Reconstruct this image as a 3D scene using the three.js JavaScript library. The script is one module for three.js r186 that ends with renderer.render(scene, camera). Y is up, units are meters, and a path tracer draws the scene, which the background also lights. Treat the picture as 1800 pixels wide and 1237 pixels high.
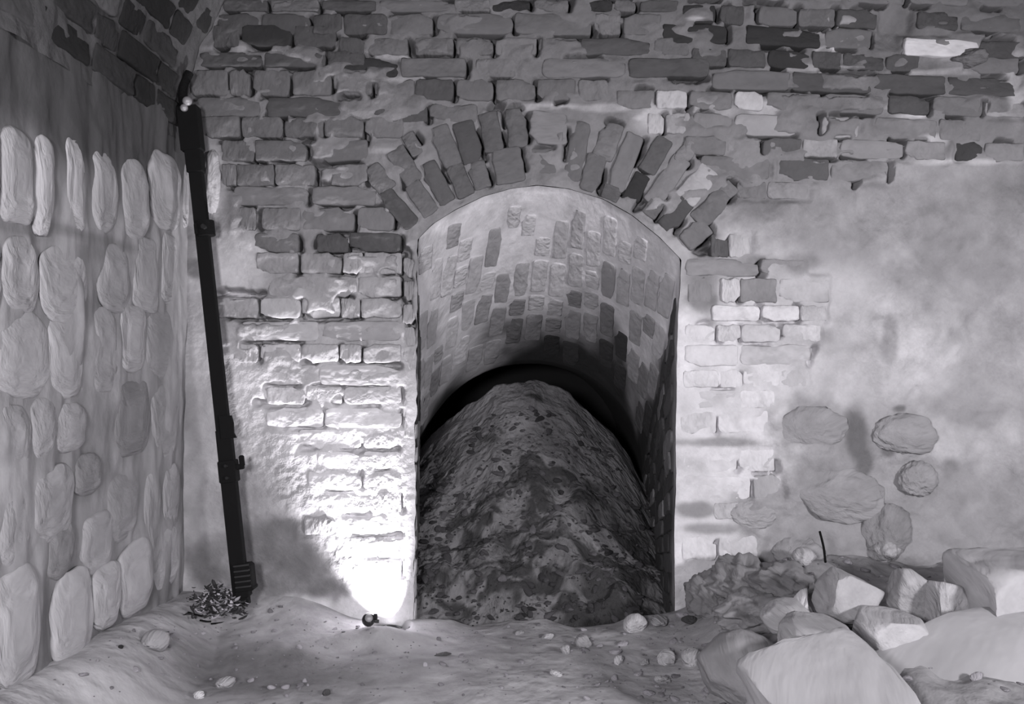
import * as THREE from 'three';
import { mergeGeometries, mergeVertices } from 'three/addons/utils/BufferGeometryUtils.js';

// ---------------------------------------------------------------- camera, lights, exposure
const W = 1800, H = 1237, F = 1500, S = 500, CX = 900, CY = 618.5, CAM_Y = 0.85, CAM_Z = 3;
const scene = new THREE.Scene();
scene.background = new THREE.Color(0, 0, 0);
const camera = new THREE.PerspectiveCamera(2 * Math.atan(CY / F) * 180 / Math.PI, W / H, 0.05, 30);
camera.position.set(0, CAM_Y, CAM_Z);
camera.lookAt(0, CAM_Y, 0);
scene.add(camera);
const renderer = new THREE.WebGLRenderer({ antialias: true });
renderer.toneMapping = THREE.LinearToneMapping;
renderer.toneMappingExposure = 1.0;
renderer.shadowMap.enabled = true;
renderer.shadowMap.type = THREE.PCFSoftShadowMap;
// uplight at the foot of the jamb; two unseen floodlights added as fill beside and behind the photographer
const UPLIGHT = { x: -0.43, y: -0.09, z: 0.055, power: 11, lean: -17, tilt: -26, angle: 33, penumbra: 0.3 };
const FLOODS = [
  { p: [-0.5, 1.0, 3.3], aim: [-0.15, 0.3, 0], power: 19, angle: 60, radius: 8 },
  { p: [2.45, 1.1, 2.95], aim: [0.45, 0.25, 0.0], power: 24, angle: 60, radius: 8 },
];

// ---------------------------------------------------------------- helpers
function rng(seed) { let a = seed >>> 0; return () => { a = (a + 0x6D2B79F5) | 0; let t = Math.imul(a ^ (a >>> 15), 1 | a); t = (t + Math.imul(t ^ (t >>> 7), 61 | t)) ^ t; return ((t ^ (t >>> 14)) >>> 0) / 4294967296; }; }
function h3(x, y, z) { let n = Math.imul(x, 374761393) ^ Math.imul(y, 668265263) ^ Math.imul(z, 2147483647 ^ 0x5bd1e995); n = Math.imul(n ^ (n >>> 13), 1274126177); n ^= n >>> 16; return (n >>> 0) / 4294967295; }
function noise3(x, y, z = 0) {
  const xi = Math.floor(x), yi = Math.floor(y), zi = Math.floor(z); let fx = x - xi, fy = y - yi, fz = z - zi;
  fx = fx * fx * (3 - 2 * fx); fy = fy * fy * (3 - 2 * fy); fz = fz * fz * (3 - 2 * fz);
  const m = (a, b, t) => a + (b - a) * t;
  return 2 * m(m(m(h3(xi, yi, zi), h3(xi + 1, yi, zi), fx), m(h3(xi, yi + 1, zi), h3(xi + 1, yi + 1, zi), fx), fy),
    m(m(h3(xi, yi, zi + 1), h3(xi + 1, yi, zi + 1), fx), m(h3(xi, yi + 1, zi + 1), h3(xi + 1, yi + 1, zi + 1), fx), fy), fz) - 1;
}
function fbm(x, y, z = 0, o = 4) { let s = 0, a = 0.5; for (let i = 0; i < o; i++) { s += a * noise3(x, y, z); x = x * 2.03 + 7.1; y = y * 2.03 + 3.7; z = z * 2.03 + 1.3; a *= 0.5; } return s; }
const clamp = (x, a = 0, b = 1) => Math.min(b, Math.max(a, x));
const smooth = (a, b, x) => { const t = clamp((x - a) / (b - a)); return t * t * (3 - 2 * t); };
const mix = (a, b, t) => a + (b - a) * t;
const wx = px => (px - CX) / S, wy = py => CAM_Y + (CY - py) / S;              // a point of the far wall
const px_ = x => x * S + CX, py_ = y => (CAM_Y - y) * S + CY;
const at = (px, py, d) => new THREE.Vector3((px - CX) * d / F, CAM_Y + (CY - py) * d / F, CAM_Z - d);
function pl(pts, x) { if (x <= pts[0][0]) return pts[0][1]; for (let i = 1; i < pts.length; i++) if (x <= pts[i][0]) { const [a, b] = [pts[i - 1], pts[i]]; return mix(a[1], b[1], (x - a[0]) / (b[0] - a[0] || 1)); } return pts[pts.length - 1][1]; }
const GREY = v => new THREE.Color().setRGB(v * 1.005, v * 0.985, v * 1.02);
const used = {};
function numbered(n) { const k = used[n] = (used[n] ?? -1) + 1; return k ? `${n}_${String(k).padStart(3, '0')}` : n; }
function cast(o) { o.traverse(m => { if (m.isMesh) { m.castShadow = true; m.receiveShadow = true; } }); return o; }
function part(name, geo, mat, parent) { const m = new THREE.Mesh(geo, mat); m.name = name; parent.add(m); return m; }
function struct(name, geo, mat) { const m = new THREE.Mesh(geo, mat); m.name = numbered(name); m.userData = { kind: 'structure' }; scene.add(m); return m; }
function thing(name, label, category, pos = [0, 0, 0], group) { const g = new THREE.Group(); g.name = numbered(name); g.position.set(...pos); g.userData = { label, category }; if (group) g.userData.group = group; scene.add(g); return g; }
function tag(o, name, label, category, group, kind) { o.name = numbered(name); o.userData = { label, category }; if (group) o.userData.group = group; if (kind) o.userData.kind = kind; scene.add(o); return o; }

// ---------------------------------------------------------------- textures and materials
function grain(size, fn) {
  const d = new Uint8Array(size * size * 4);
  for (let j = 0; j < size; j++) for (let i = 0; i < size; i++) { const v = clamp(fn(i / size, j / size)) * 255, k = (j * size + i) * 4; d[k] = d[k + 1] = d[k + 2] = v; d[k + 3] = 255; }
  const t = new THREE.DataTexture(d, size, size, THREE.RGBAFormat); t.wrapS = t.wrapT = THREE.RepeatWrapping; t.magFilter = THREE.LinearFilter; t.minFilter = THREE.LinearMipmapLinearFilter; t.generateMipmaps = true; t.needsUpdate = true; return t;
}
function tileable(f, u, v, n) { const a = smooth(0, 1, u), b = smooth(0, 1, v); return mix(mix(f(u * n, v * n), f((u - 1) * n, v * n), a), mix(f(u * n, (v - 1) * n), f((u - 1) * n, (v - 1) * n), a), b); }
const bumpRough = grain(512, (u, v) => 0.5 + 0.75 * tileable((x, y) => fbm(x, y, 3.3, 5), u, v, 14));
const bumpFine = grain(512, (u, v) => 0.5 + 0.55 * tileable((x, y) => fbm(x, y, 9.1, 4), u, v, 40));
const toneMap = grain(512, (u, v) => 0.84 + 0.26 * tileable((x, y) => fbm(x, y, 5.7, 5), u, v, 9) + 0.1 * tileable((x, y) => fbm(x, y, 15.7, 2), u, v, 60));
toneMap.colorSpace = THREE.NoColorSpace;
const mapBrick = grain(512, (u, v) => 0.82 + 0.35 * tileable((x, y) => fbm(x, y, 25.7, 4), u, v, 10) + 0.16 * tileable((x, y) => fbm(x, y, 1.7, 2), u, v, 50));
const std = (o) => new THREE.MeshStandardMaterial({ roughness: 0.95, metalness: 0, ...o });
const plasterMat = std({ vertexColors: true, map: toneMap, bumpMap: bumpRough, bumpScale: 0.008 });
const smoothPlaster = std({ vertexColors: true, map: toneMap, bumpMap: bumpRough, bumpScale: 0.004 });
const soilMat = std({ vertexColors: true, map: toneMap, bumpMap: bumpRough, bumpScale: 0.008 });
const earthMat = std({ vertexColors: true, map: toneMap, bumpMap: bumpRough, bumpScale: 0.02 });
const LEVELS = [0.012, 0.03, 0.05, 0.075, 0.1, 0.13, 0.165, 0.2, 0.25, 0.31, 0.38, 0.46, 0.55, 0.65, 0.75];
const brickMats = LEVELS.map(v => std({ color: GREY(v * 1.18), map: mapBrick, bumpMap: bumpFine, bumpScale: 0.008 }));
const brickMat = t => { let b = 0; LEVELS.forEach((v, i) => { if (Math.abs(Math.log(v / t)) < Math.abs(Math.log(LEVELS[b] / t))) b = i; }); return brickMats[b]; };
const rockMats = LEVELS.map(v => std({ color: GREY(v * 1.15), map: toneMap, bumpMap: bumpRough, bumpScale: 0.01 }));
const rockMat = t => { let b = 0; LEVELS.forEach((v, i) => { if (Math.abs(v - t) < Math.abs(LEVELS[b] - t)) b = i; }); return rockMats[b]; };
const ironMat = new THREE.MeshPhysicalMaterial({ color: GREY(0.006), roughness: 0.9, metalness: 0, specularIntensity: 0.35, bumpMap: bumpFine, bumpScale: 0.002 });
const ironLight = std({ color: GREY(0.02), roughness: 0.6, metalness: 0.3, bumpMap: bumpFine, bumpScale: 0.002 });
const paleMetal = std({ color: GREY(0.3), roughness: 0.45, metalness: 0.2 });
const blackPaint = std({ color: GREY(0.02), roughness: 0.35, metalness: 0.4 });

// ---------------------------------------------------------------- geometry makers
// unit brick (x, y in -0.5..0.5, worn front face near z = 0, back at z = -1), a few variants
function makeBrick(seed) {
  const r = rng(seed), P = [], U = [], I = [], o = r() * 50, c = 0.03 + r() * 0.07, us = [-1, -0.95, -0.82, -0.4, 0, 0.4, 0.82, 0.95, 1], vs = [-1, -0.86, -0.45, 0.1, 0.5, 0.86, 1], nx = us.length - 1, ny = vs.length - 1;
  const chip = [r() < 0.5 ? 1 : -1, r() < 0.5 ? 1 : -1, r() < 0.6 ? 0.1 + r() * 0.16 : 0];
  const V = (u, v, back) => {
    let x = u * 0.5 * (1 - c * Math.pow(Math.abs(v), 8)), y = v * 0.5 * (1 - c * 1.7 * Math.pow(Math.abs(u), 16));
    x += 0.02 * fbm(u * 1.5 + o, v * 2.2, 1, 2); y += 0.11 * fbm(u * 3 + o, v * 1.2, 7, 3);
    const corner = Math.max(0, u * chip[0] + v * chip[1] - 1.45); x -= chip[0] * corner * chip[2]; y -= chip[1] * corner * chip[2] * 2;
    const edge = Math.max(Math.pow(Math.abs(u), 30), Math.pow(Math.abs(v), 12));
    let z = -0.13 * edge - corner * chip[2] * 2 + 0.22 * fbm(u * 1.7 + o, v * 1.2, 4, 3) + 0.06 * fbm(u * 6 + o, v * 4, 9, 2);
    if (back) z = -1;
    P.push(x, y, z); U.push(u * 0.11 + o, v * 0.045 + o * 0.7); return P.length / 3 - 1;
  };
  const id = [];
  for (let j = 0; j <= ny; j++) for (let i = 0; i <= nx; i++) id.push(V(us[i], vs[j], false));
  const g = (i, j) => id[j * (nx + 1) + i];
  for (let j = 0; j < ny; j++) for (let i = 0; i < nx; i++) I.push(g(i, j), g(i + 1, j), g(i + 1, j + 1), g(i, j), g(i + 1, j + 1), g(i, j + 1));
  const loop = []; for (let i = 0; i < nx; i++) loop.push([i, 0]); for (let j = 0; j < ny; j++) loop.push([nx, j]); for (let i = nx; i > 0; i--) loop.push([i, ny]); for (let j = ny; j > 0; j--) loop.push([0, j]);
  const bk = loop.map(([i, j]) => V(us[i], vs[j], true));
  loop.forEach(([i, j], k) => { const n = (k + 1) % loop.length, a = g(i, j), b = g(...loop[n]); I.push(a, bk[k], bk[n], a, bk[n], b); });
  const geo = new THREE.BufferGeometry(); geo.setAttribute('position', new THREE.Float32BufferAttribute(P, 3)); geo.setAttribute('uv', new THREE.Float32BufferAttribute(U, 2)); geo.setIndex(I); geo.computeVertexNormals(); return geo;
}
const BRICKS = Array.from({ length: 14 }, (_, i) => makeBrick(100 + i * 17));
// boulder: subdivided icosahedron, cut by random planes, roughened
function makeRock(seed, o = {}) {
  const { cuts = 9, rough = 0.07, detail = 9, hard = 0.97, freq = 1.6, low = 0.55 } = o, r = rng(seed);
  let g = new THREE.IcosahedronGeometry(1, detail); g.deleteAttribute('uv'); g.deleteAttribute('normal'); g = mergeVertices(g, 1e-4);
  const planes = Array.from({ length: cuts }, () => [new THREE.Vector3(r() * 2 - 1, r() * 2 - 1, r() * 2 - 1).normalize(), low + r() * (0.92 - low)]);
  if (o.block) for (const a of [[1, 0, 0], [-1, 0, 0], [0, 1, 0], [0, 0, 1], [0, 0, -1], [0, -1, 0]]) planes.unshift([new THREE.Vector3(...a).add(new THREE.Vector3(r() - 0.5, r() - 0.5, r() - 0.5).multiplyScalar(o.jit ?? 0.5)).normalize(), o.block * (0.9 + r() * 0.2)]);
  const p = g.attributes.position, v = new THREE.Vector3(), uv = [], s = r() * 90;
  for (let i = 0; i < p.count; i++) {
    v.fromBufferAttribute(p, i); const w = v.clone();
    for (const [n, d] of planes) { const k = v.dot(n) - d; if (k > 0) v.addScaledVector(n, -k * hard); }
    v.addScaledVector(w, rough * (1.4 * fbm(w.x * freq + s, w.y * freq, w.z * freq, 3) + 0.5 * fbm(w.x * 6 + s, w.y * 6, w.z * 6, 3)));
    p.setXYZ(i, v.x, v.y, v.z); uv.push((w.x + w.z * 0.6) * 0.22 + s, (w.y + w.z * 0.35) * 0.22);
  }
  g.setAttribute('uv', new THREE.Float32BufferAttribute(uv, 2)); g.computeVertexNormals(); return g;
}
// flattish stone with a rounded squarish outline in its y-z face and x as thickness
function makeSlabStone(seed) {
  const r = rng(seed), s = r() * 70, e = 0.5 + r() * 0.25; let g = new THREE.IcosahedronGeometry(1, 7); g.deleteAttribute('uv'); g.deleteAttribute('normal'); g = mergeVertices(g, 1e-4);
  const p = g.attributes.position, uv = [], t1 = (r() - 0.5) * 0.3, t2 = (r() - 0.5) * 0.3, f = (v, k) => Math.sign(v) * Math.pow(Math.abs(v), k);
  for (let i = 0; i < p.count; i++) {
    let x = p.getX(i), y = p.getY(i), z = p.getZ(i); uv.push(z * 0.15 + s, y * 0.2 + x * 0.1);
    x = f(x, 0.8); y = f(y, e); z = f(z, e); const n = fbm(y * 1.3 + s, z * 1.3, x, 3);
    p.setXYZ(i, x * (1 + 0.5 * n) + 0.25 * fbm(y * 3 + s, z * 3, 4, 2), y * (1 + t1 * z * 0.4) * (1 + 0.12 * n), z * (1 + t2 * y) * (1 + 0.2 * fbm(y * 2 + s, z, 9, 2)));
  }
  g.setAttribute('uv', new THREE.Float32BufferAttribute(uv, 2)); g.computeVertexNormals(); return g;
}
// grid surface from fn(u, v) -> { p: [x, y, z], t: tone, uv } with optional keep mask
function gridGeo(us, vs, fn, flip, keep) {
  const P = [], C = [], U = [], I = [], n = us.length;
  for (let j = 0; j < vs.length; j++) for (let i = 0; i < n; i++) {
    const q = fn(us[i], vs[j], i, j); P.push(...q.p); const t = q.t ?? 0.3; C.push(t * 1.005, t * 0.985, t * 1.02); U.push(...(q.uv ?? [us[i], vs[j]]));
  }
  for (let j = 0; j < vs.length - 1; j++) for (let i = 0; i < n - 1; i++) {
    if (keep && !keep(i, j)) continue;
    const a = j * n + i, b = a + 1, c = a + n + 1, d = a + n;
    flip ? I.push(a, c, b, a, d, c) : I.push(a, b, c, a, c, d);
  }
  const g = new THREE.BufferGeometry(); g.setAttribute('position', new THREE.Float32BufferAttribute(P, 3)); g.setAttribute('color', new THREE.Float32BufferAttribute(C, 3)); g.setAttribute('uv', new THREE.Float32BufferAttribute(U, 2)); g.setIndex(I); g.computeVertexNormals(); return g;
}
const range = (a, b, s) => { const n = Math.max(1, Math.round((b - a) / s)); return Array.from({ length: n + 1 }, (_, i) => a + (b - a) * i / n); };
const spans = (...q) => { let out = []; for (let i = 0; i + 2 < q.length; i += 2) { const r = range(q[i], q[i + 2], q[i + 1]); out = out.concat(out.length ? r.slice(1) : r); } return out; };

// ---------------------------------------------------------------- the far wall: layout of its bricks (wall coordinates, 500 units to the metre)
const TONE = { k: 0.03, d: 0.075, m: 0.12, g: 0.18, l: 0.3, p: 0.46, w: 0.62 };
const ROWS = `
-30 -4|380 455;462 540;548 640;650 760;768 860;870 965;975 1060;1070 1160;1170 1270;1280 1370;1380 1480;1490 1590;1600 1700;1710 1800
2 20|395 470 d;478 560 m;568 660 d;668 790 m;800 860 g;866 930 k;940 998 m;1012 1075 k;1081 1116 m;1126 1190 d
10 40|1200 1256 k;1266 1306 d;1334 1400 m;1405 1466 m;1471 1540 d;1612 1682 d;1690 1795 m
26 60|384 455 d;462 545 d;552 600 d;606 680 d;687 760 m;768 900 m;906 1038 m;1046 1090 g;1097 1160 m
44 76|1166 1276 k;1312 1442 k;1450 1530 m
46 82|376 420 d;426 512 k;518 590 d
59 88|1588 1716 w;1722 1800 d
68 96|598 640 d;647 716 m;731 796 m;803 866 m;872 942 g;948 1014 m;1021 1142 d;1150 1210 m
86 114|1217 1276 d;1281 1344 d;1351 1422 k;1428 1476 d;1482 1552 d;1558 1614 d;1696 1790 g
92 117|352 460 d;466 572 d;578 640 d
104 135|600 698 k;706 818 m;838 905 g;955 1098 g;1106 1245 d
123 154|1252 1386 m;1393 1530 d;1536 1660 d;1666 1786 d
124 167|336 400 m;405 438 m;446 508 m;516 582 m;588 654 m
141 176|660 728 m;731 796 d;803 866 m;873 940 m;945 1010 m;1018 1068 g
160 190|1085 1150 g;1155 1206 p;1214 1286 g;1292 1340 p;1348 1440 g;1448 1552 g;1562 1632 d;1640 1725 g;1732 1800 l
172 205|346 456 m;470 602 d
184 214|608 684 d;688 750 d;756 838 m
200 234|1140 1166 p;1172 1212 l;1218 1286 g;1292 1400 l;1446 1508 l;1538 1646 g;1652 1722 g
206 241|352 421 m;426 496 m;502 568 m;572 638 m;643 708 g
240 270|1204 1274 m;1280 1334 g;1341 1406 d;1412 1470 l;1478 1588 g;1593 1660 g;1680 1726 k;1732 1798 g
247 283|390 446 m;450 538 m;546 646 m
275 312|1232 1352 m;1370 1456 d;1462 1560 g
290 326|392 415 g;418 481 m;485 553 g;584 646 g
318 346|1296 1345 m;1350 1420 g
329 360|412 540 g;550 660 g
366 404|412 450 g;462 528 g;533 622 g;629 692 g
411 442|448 524 m;558 612 d;616 704 d
445 480|452 524;530 600;605 637;642 705
487 521|474 557;561 626;631 704
525 558|384 453;459 528;532 597;601 632;636 705
566 598|424 560;568 704
606 636|393 453;459 528;532 594;599 634;640 704
643 676|466 556;563 704
681 709|470 534;540 600;606 704
718 750|470 567;572 704
756 788|526 634;640 704
795 823|560 632;640 704
828 860|543 634;640 704
866 900|560 650;656 704
906 938|536 588;593 704
945 978|590 660;666 704
985 1015|600 640;646 704
412 450|1250 1279 d;1282 1316 p
456 484|1206 1332 g;1338 1412 g
490 530|1210 1250 g;1268 1298 w;1302 1364 g;1370 1455 p
538 563|1252 1333 w;1340 1402 w;1408 1452 p
572 600|1205 1256;1262 1300;1304 1370;1377 1442
608 642|1204 1296;1302 1422
652 680|1202 1262;1267 1304;1308 1370;1374 1418 p
688 717|1202 1296;1302 1360
724 760|1198 1258;1264 1350
792 830|1202 1294;1300 1360
838 876|1200 1318;1326 1372
886 912|1256 1300
944 984|1200 1258;1265 1330`;
const wallBricks = [];
{
  const r = rng(7);
  for (const line of ROWS.trim().split('\n')) {
    const [ys, bs] = line.split('|'), [y0, y1] = ys.trim().split(' ').map(Number);
    for (const b of bs.split(';')) {
      const q = b.trim().split(' '), x0 = +q[0], x1 = +q[1];
      const slope = x0 > 1200 ? mix(0.045, -0.02, smooth(100, 800, y0)) : x0 > 700 ? 0.01 : 0;
      const yc = (y0 + y1) / 2 + slope * ((x0 + x1) / 2 - 1200) * (x0 > 1200 ? 0.6 : 0);
      wallBricks.push({ x: (x0 + x1) / 2, y: yc, w: x1 - x0, h: y1 - y0, a: -slope + (r() - 0.5) * 0.035, t: q[2] ? TONE[q[2]] : 0, ring: false });
    }
  }
  // the arch over the opening: two rings of bricks on edge, each pointing at the arch's centre
  const ring = `700 367 78 28 d;667 315 52 33 m;741 350 62 30 m;712 292 66 33 m;768 322 78 30 m;726 254 40 22 m;784 258 74 33 m;809 318 58 30 d;823 250 74 36 d;842 308 48 30 m
863 233 68 32 d;908 226 66 34 m;893 292 60 50 m;964 226 56 62 g;955 292 58 44 m;1014 266 104 30 m;1042 304 66 32 m;1068 249 66 36 g;1098 286 104 32 g
1152 273 66 30 d;1116 335 62 28 k;1172 318 96 32 g;1206 268 44 26 g;1074 340 24 30 d;1226 325 72 40 l;1188 378 62 30 d;1250 366 70 36 m;1222 412 50 34 m;1150 362 40 26 m;1274 340 40 26 m`;
  for (const b of ring.split(/[;\n]/)) {
    const [x, y, l, w, t] = b.split(' ');
    wallBricks.push({ x: +x, y: +y, w: +l, h: +w, a: Math.atan2(651 - y, x - 945) + (r() - 0.5) * 0.05, t: TONE[t] * (0.9 + r() * 0.3), ring: true });
  }
}
// upright and broken joints that gape open
const CRACKS = `455 529 455 553;529 528 529 554;597 528 598 552;633 535 634 556;523 452 522 478;600 450 600 476;606 470 612 485;452 614 454 628;640 618 646 634;627 380 624 406;627 378 668 374
668 376 690 384;462 372 460 398;560 420 580 440;580 440 700 441;424 208 422 236;496 208 497 232;568 222 574 236;638 230 644 250;415 275 460 280;555 300 556 322;484 296 483 322;404 302 420 306
540 290 580 286;380 516 460 516;400 556 440 556;530 557 600 558;620 640 704 644;450 710 540 706;590 708 600 704;640 788 700 788;604 788 640 790;535 788 560 782;1335 540 1336 560;1402 538 1404 566
1338 562 1400 566;1299 505 1300 530;1336 462 1337 484;1262 578 1264 598;1302 578 1304 598;1370 578 1370 590;1424 628 1434 612;1424 640 1425 628;1302 655 1302 672;1260 735 1260 758;1296 815 1298 830
1364 816 1364 832;1322 848 1322 872;1261 955 1262 980;1213 165 1213 190;1403 14 1402 40;1466 18 1467 42;1335 14 1336 36;1443 206 1443 232;1340 252 1342 268;1590 260 1590 270;870 70 874 94;796 74 798 94
655 150 656 168;798 150 799 168;868 142 890 140;720 74 728 90;1042 44 1045 66;1090 46 1090 60;1240 110 1280 112;1155 165 1158 182;1166 205 1167 228;1500 300 1504 325;440 150 440 166;510 140 510 158;585 140 586 158;404 134 404 150;560 424 556 432;716 440 716 560;708 460 708 520;722 560 722 600
925 208 928 240;958 240 972 250;786 290 800 288;710 318 730 314;862 190 884 186;1130 288 1140 300;1224 440 1268 440`;
const BX0 = 290, BX1 = 1830, BY0 = -20, BY1 = 1150, BS = 3, BW = Math.ceil((BX1 - BX0) / BS) + 1, BH = Math.ceil((BY1 - BY0) / BS) + 1;
let joint = new Float32Array(BW * BH), gape = new Float32Array(BW * BH);
function blur(a, n) { for (let k = 0; k < n; k++) { const b = new Float32Array(a.length); for (let j = 1; j < BH - 1; j++) for (let i = 1; i < BW - 1; i++) { const q = j * BW + i; b[q] = (a[q] * 4 + 2 * (a[q - 1] + a[q + 1] + a[q - BW] + a[q + BW]) + a[q - BW - 1] + a[q - BW + 1] + a[q + BW - 1] + a[q + BW + 1]) / 16; } a = b; } return a; }
for (const b of wallBricks) {
  const c = Math.cos(b.a), s = Math.sin(b.a), R = Math.hypot(b.w, b.h) / 2 + 12;
  for (let j = Math.max(0, Math.floor((b.y - R - BY0) / BS)); j < Math.min(BH, (b.y + R - BY0) / BS); j++) for (let i = Math.max(0, Math.floor((b.x - R - BX0) / BS)); i < Math.min(BW, (b.x + R - BX0) / BS); i++) {
    const dx = BX0 + i * BS - b.x, dy = -(BY0 + j * BS - b.y), u = Math.abs(c * dx + s * dy), v = Math.abs(-s * dx + c * dy);
    if (u < b.w / 2 + 7 && v < b.h / 2 + 7) joint[j * BW + i] = 1;
  }
}
{
  const r = rng(55);
  const seg = (x0, y0, x1, y1, w) => { const n = Math.ceil(Math.hypot(x1 - x0, y1 - y0) / 2) + 1; for (let k = 0; k <= n; k++) { const t = k / n, x = mix(x0, x1, t) + fbm(k * 0.2, x0, 3, 2) * 6, y = mix(y0, y1, t) + fbm(k * 0.2, y0, 8, 2) * 6, ww = w * (0.6 + 0.8 * Math.abs(fbm(k * 0.15, x1, 2, 2)) + 0.3 * Math.sin(Math.PI * t));
    for (let j = Math.floor((y - ww - BY0) / BS); j <= (y + ww - BY0) / BS; j++) for (let i = Math.floor((x - ww - BX0) / BS); i <= (x + ww - BX0) / BS; i++) if (i > 0 && j > 0 && i < BW && j < BH && Math.hypot(BX0 + i * BS - x, BY0 + j * BS - y) <= ww) gape[j * BW + i] = 1; } };
  for (const c of CRACKS.split(/[;\n]/)) { const [a, b, d, e] = c.split(' ').map(Number); seg(a, b, d, e, 4.8); }
  for (const b of wallBricks) {   // smaller open joints along some brick edges
    if (b.t > 0.4) continue;
    const p = b.x > 1190 && b.y > 440 ? 0.15 : 0.5, c = Math.cos(b.a), s = -Math.sin(b.a);
    const edge = (u0, v0, u1, v1, w) => seg(b.x + c * u0 - s * v0, b.y + s * u0 + c * v0, b.x + c * u1 - s * v1, b.y + s * u1 + c * v1, w);
    if (r() < p * 0.5) edge(b.w / 2 + 3, -b.h * 0.4, b.w / 2 + 3, b.h * 0.4, 2.8);
    if (r() < p) { const t0 = r() * 0.6 - 0.5, t1 = t0 + 0.25 + r() * 0.5; edge(b.w * t0, b.h / 2 + 3, b.w * Math.min(0.5, t1), b.h / 2 + 3, 2.6); }
    if (r() < p * 0.6) { const t0 = r() * 0.6 - 0.5, t1 = t0 + 0.2 + r() * 0.4; edge(b.w * t0, -b.h / 2 - 3, b.w * Math.min(0.5, t1), -b.h / 2 - 3, 2.6); }
  }
}
joint = blur(joint, 2); gape = blur(gape, 1);
const look = (a, x, y) => { const i = (x - BX0) / BS, j = (y - BY0) / BS, i0 = Math.floor(i), j0 = Math.floor(j); if (i0 < 0 || j0 < 0 || i0 >= BW - 1 || j0 >= BH - 1) return 0; const q = j0 * BW + i0, u = i - i0, v = j - j0; return mix(mix(a[q], a[q + 1], u), mix(a[q + BW], a[q + BW + 1], u), v); };

// what the wall is covered with: bare mortar, limewash, render, stains (reflectance), plus shade painted beside the lamp fan and in gaps
const STAINS_AND_SHADE = `1440 505 90 40 .5;1500 560 130 60 .52;1600 640 110 70 .5;1400 680 120 60 .55;1640 610 60 40 .56;1700 780 130 70 .46;1560 360 190 60 .3;1720 420 110 80 .28;1660 500 80 70 .3;1400 400 70 60 .3;1760 640 60 90 .36;1690 560 60 60 .4
1426 752 66 46 .31;1590 760 62 40 .32;1508 765 18 60 .13;1522 815 16 24 .14;1564 792 12 12 .16;1445 905 40 16 .2;1465 870 70 40 .3;1610 840 45 40 .3;1675 830 16 24 .2;1584 718 12 6 .15;1440 960 60 30 .24;1400 900 70 60 .3;1320 905 50 34 .33;1700 880 120 60 .31;1560 930 60 60 .24;1640 960 90 40 .3;1345 965 40 50 .3;1430 960 60 36 .3;1270 777 80 9 .3;1225 895 36 14 .3;1250 928 62 10 .3;1235 480 40 50 .22;1230 525 26 26 .2;1400 460 40 20 .25
1330 345 50 40 .2;1350 300 60 40 .22;1260 430 30 20 .12;1700 720 70 30 .33;1480 600 60 20 .42;1560 600 14 50 .32;1300 460 90 16 .22;1785 150 20 70 .45;1700 100 60 30 .3;1640 300 150 30 .34;1480 45 50 30 .3;1460 90 24 8 .6;1590 190 40 6 .5;1610 204 40 6 .5;1640 248 26 14 .5;1690 285 90 6 .5
372 322 22 64 .4;412 468 60 52 .52;380 490 50 28 .52;425 700 46 46 .56;350 560 30 60 .36;350 700 40 60 .34;470 880 70 90 .32;380 900 60 90 .3;430 960 110 40 .24;560 985 80 55 .15;480 965 60 50 .18;500 1025 130 34 .16;360 990 40 40 .2;345 470 24 16 .14;340 620 40 30 .36;475 960 12 30 .16;360 780 40 50 .36;1150 205 46 34 .42;1190 180 40 20 .36;1240 195 80 14 .36;1340 190 30 16 .4;700 97 60 7 .38;430 86 70 6 .3;720 140 40 6 .34;815 235 8 36 .4
1290 430 34 30 .5;1070 190 60 8 .4;960 188 60 6 .42;1130 208 20 5 .42;850 215 5 18 .45;1430 120 80 6 .34;1650 128 80 5 .36;1220 35 16 4 .4;560 230 70 6 .3;530 262 10 14 .4;590 318 20 12 .42;670 265 40 6 .34`.split(/[;\n]/).map(s => s.split(' ').map(Number));
function wallTone(X, Y) {
  const n1 = fbm(X / 90, Y / 90, 1, 4), n2 = fbm(X / 28, Y / 28, 5, 3);
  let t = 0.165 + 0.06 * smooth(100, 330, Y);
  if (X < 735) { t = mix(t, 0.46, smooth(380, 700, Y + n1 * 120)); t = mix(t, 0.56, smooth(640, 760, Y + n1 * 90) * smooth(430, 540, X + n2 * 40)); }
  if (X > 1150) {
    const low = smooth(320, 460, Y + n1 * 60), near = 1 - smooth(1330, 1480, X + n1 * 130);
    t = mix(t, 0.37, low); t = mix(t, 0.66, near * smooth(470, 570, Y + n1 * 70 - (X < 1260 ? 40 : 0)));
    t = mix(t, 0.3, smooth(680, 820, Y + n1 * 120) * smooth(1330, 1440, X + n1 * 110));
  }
  for (const [x, y, rx, ry, v] of STAINS_AND_SHADE) {
    const dx = (X - x) / rx, dy = (Y - y) / ry; if (dx * dx + dy * dy > 3) continue;
    t = mix(t, v, 0.9 * (1 - smooth(0.5, 1.35, Math.hypot(dx, dy) + 0.45 * n1 + 0.45 * n2)));
  }
  return Math.max(0.02, t * (1 + 0.14 * n1 + 0.22 * n2));
}
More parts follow.
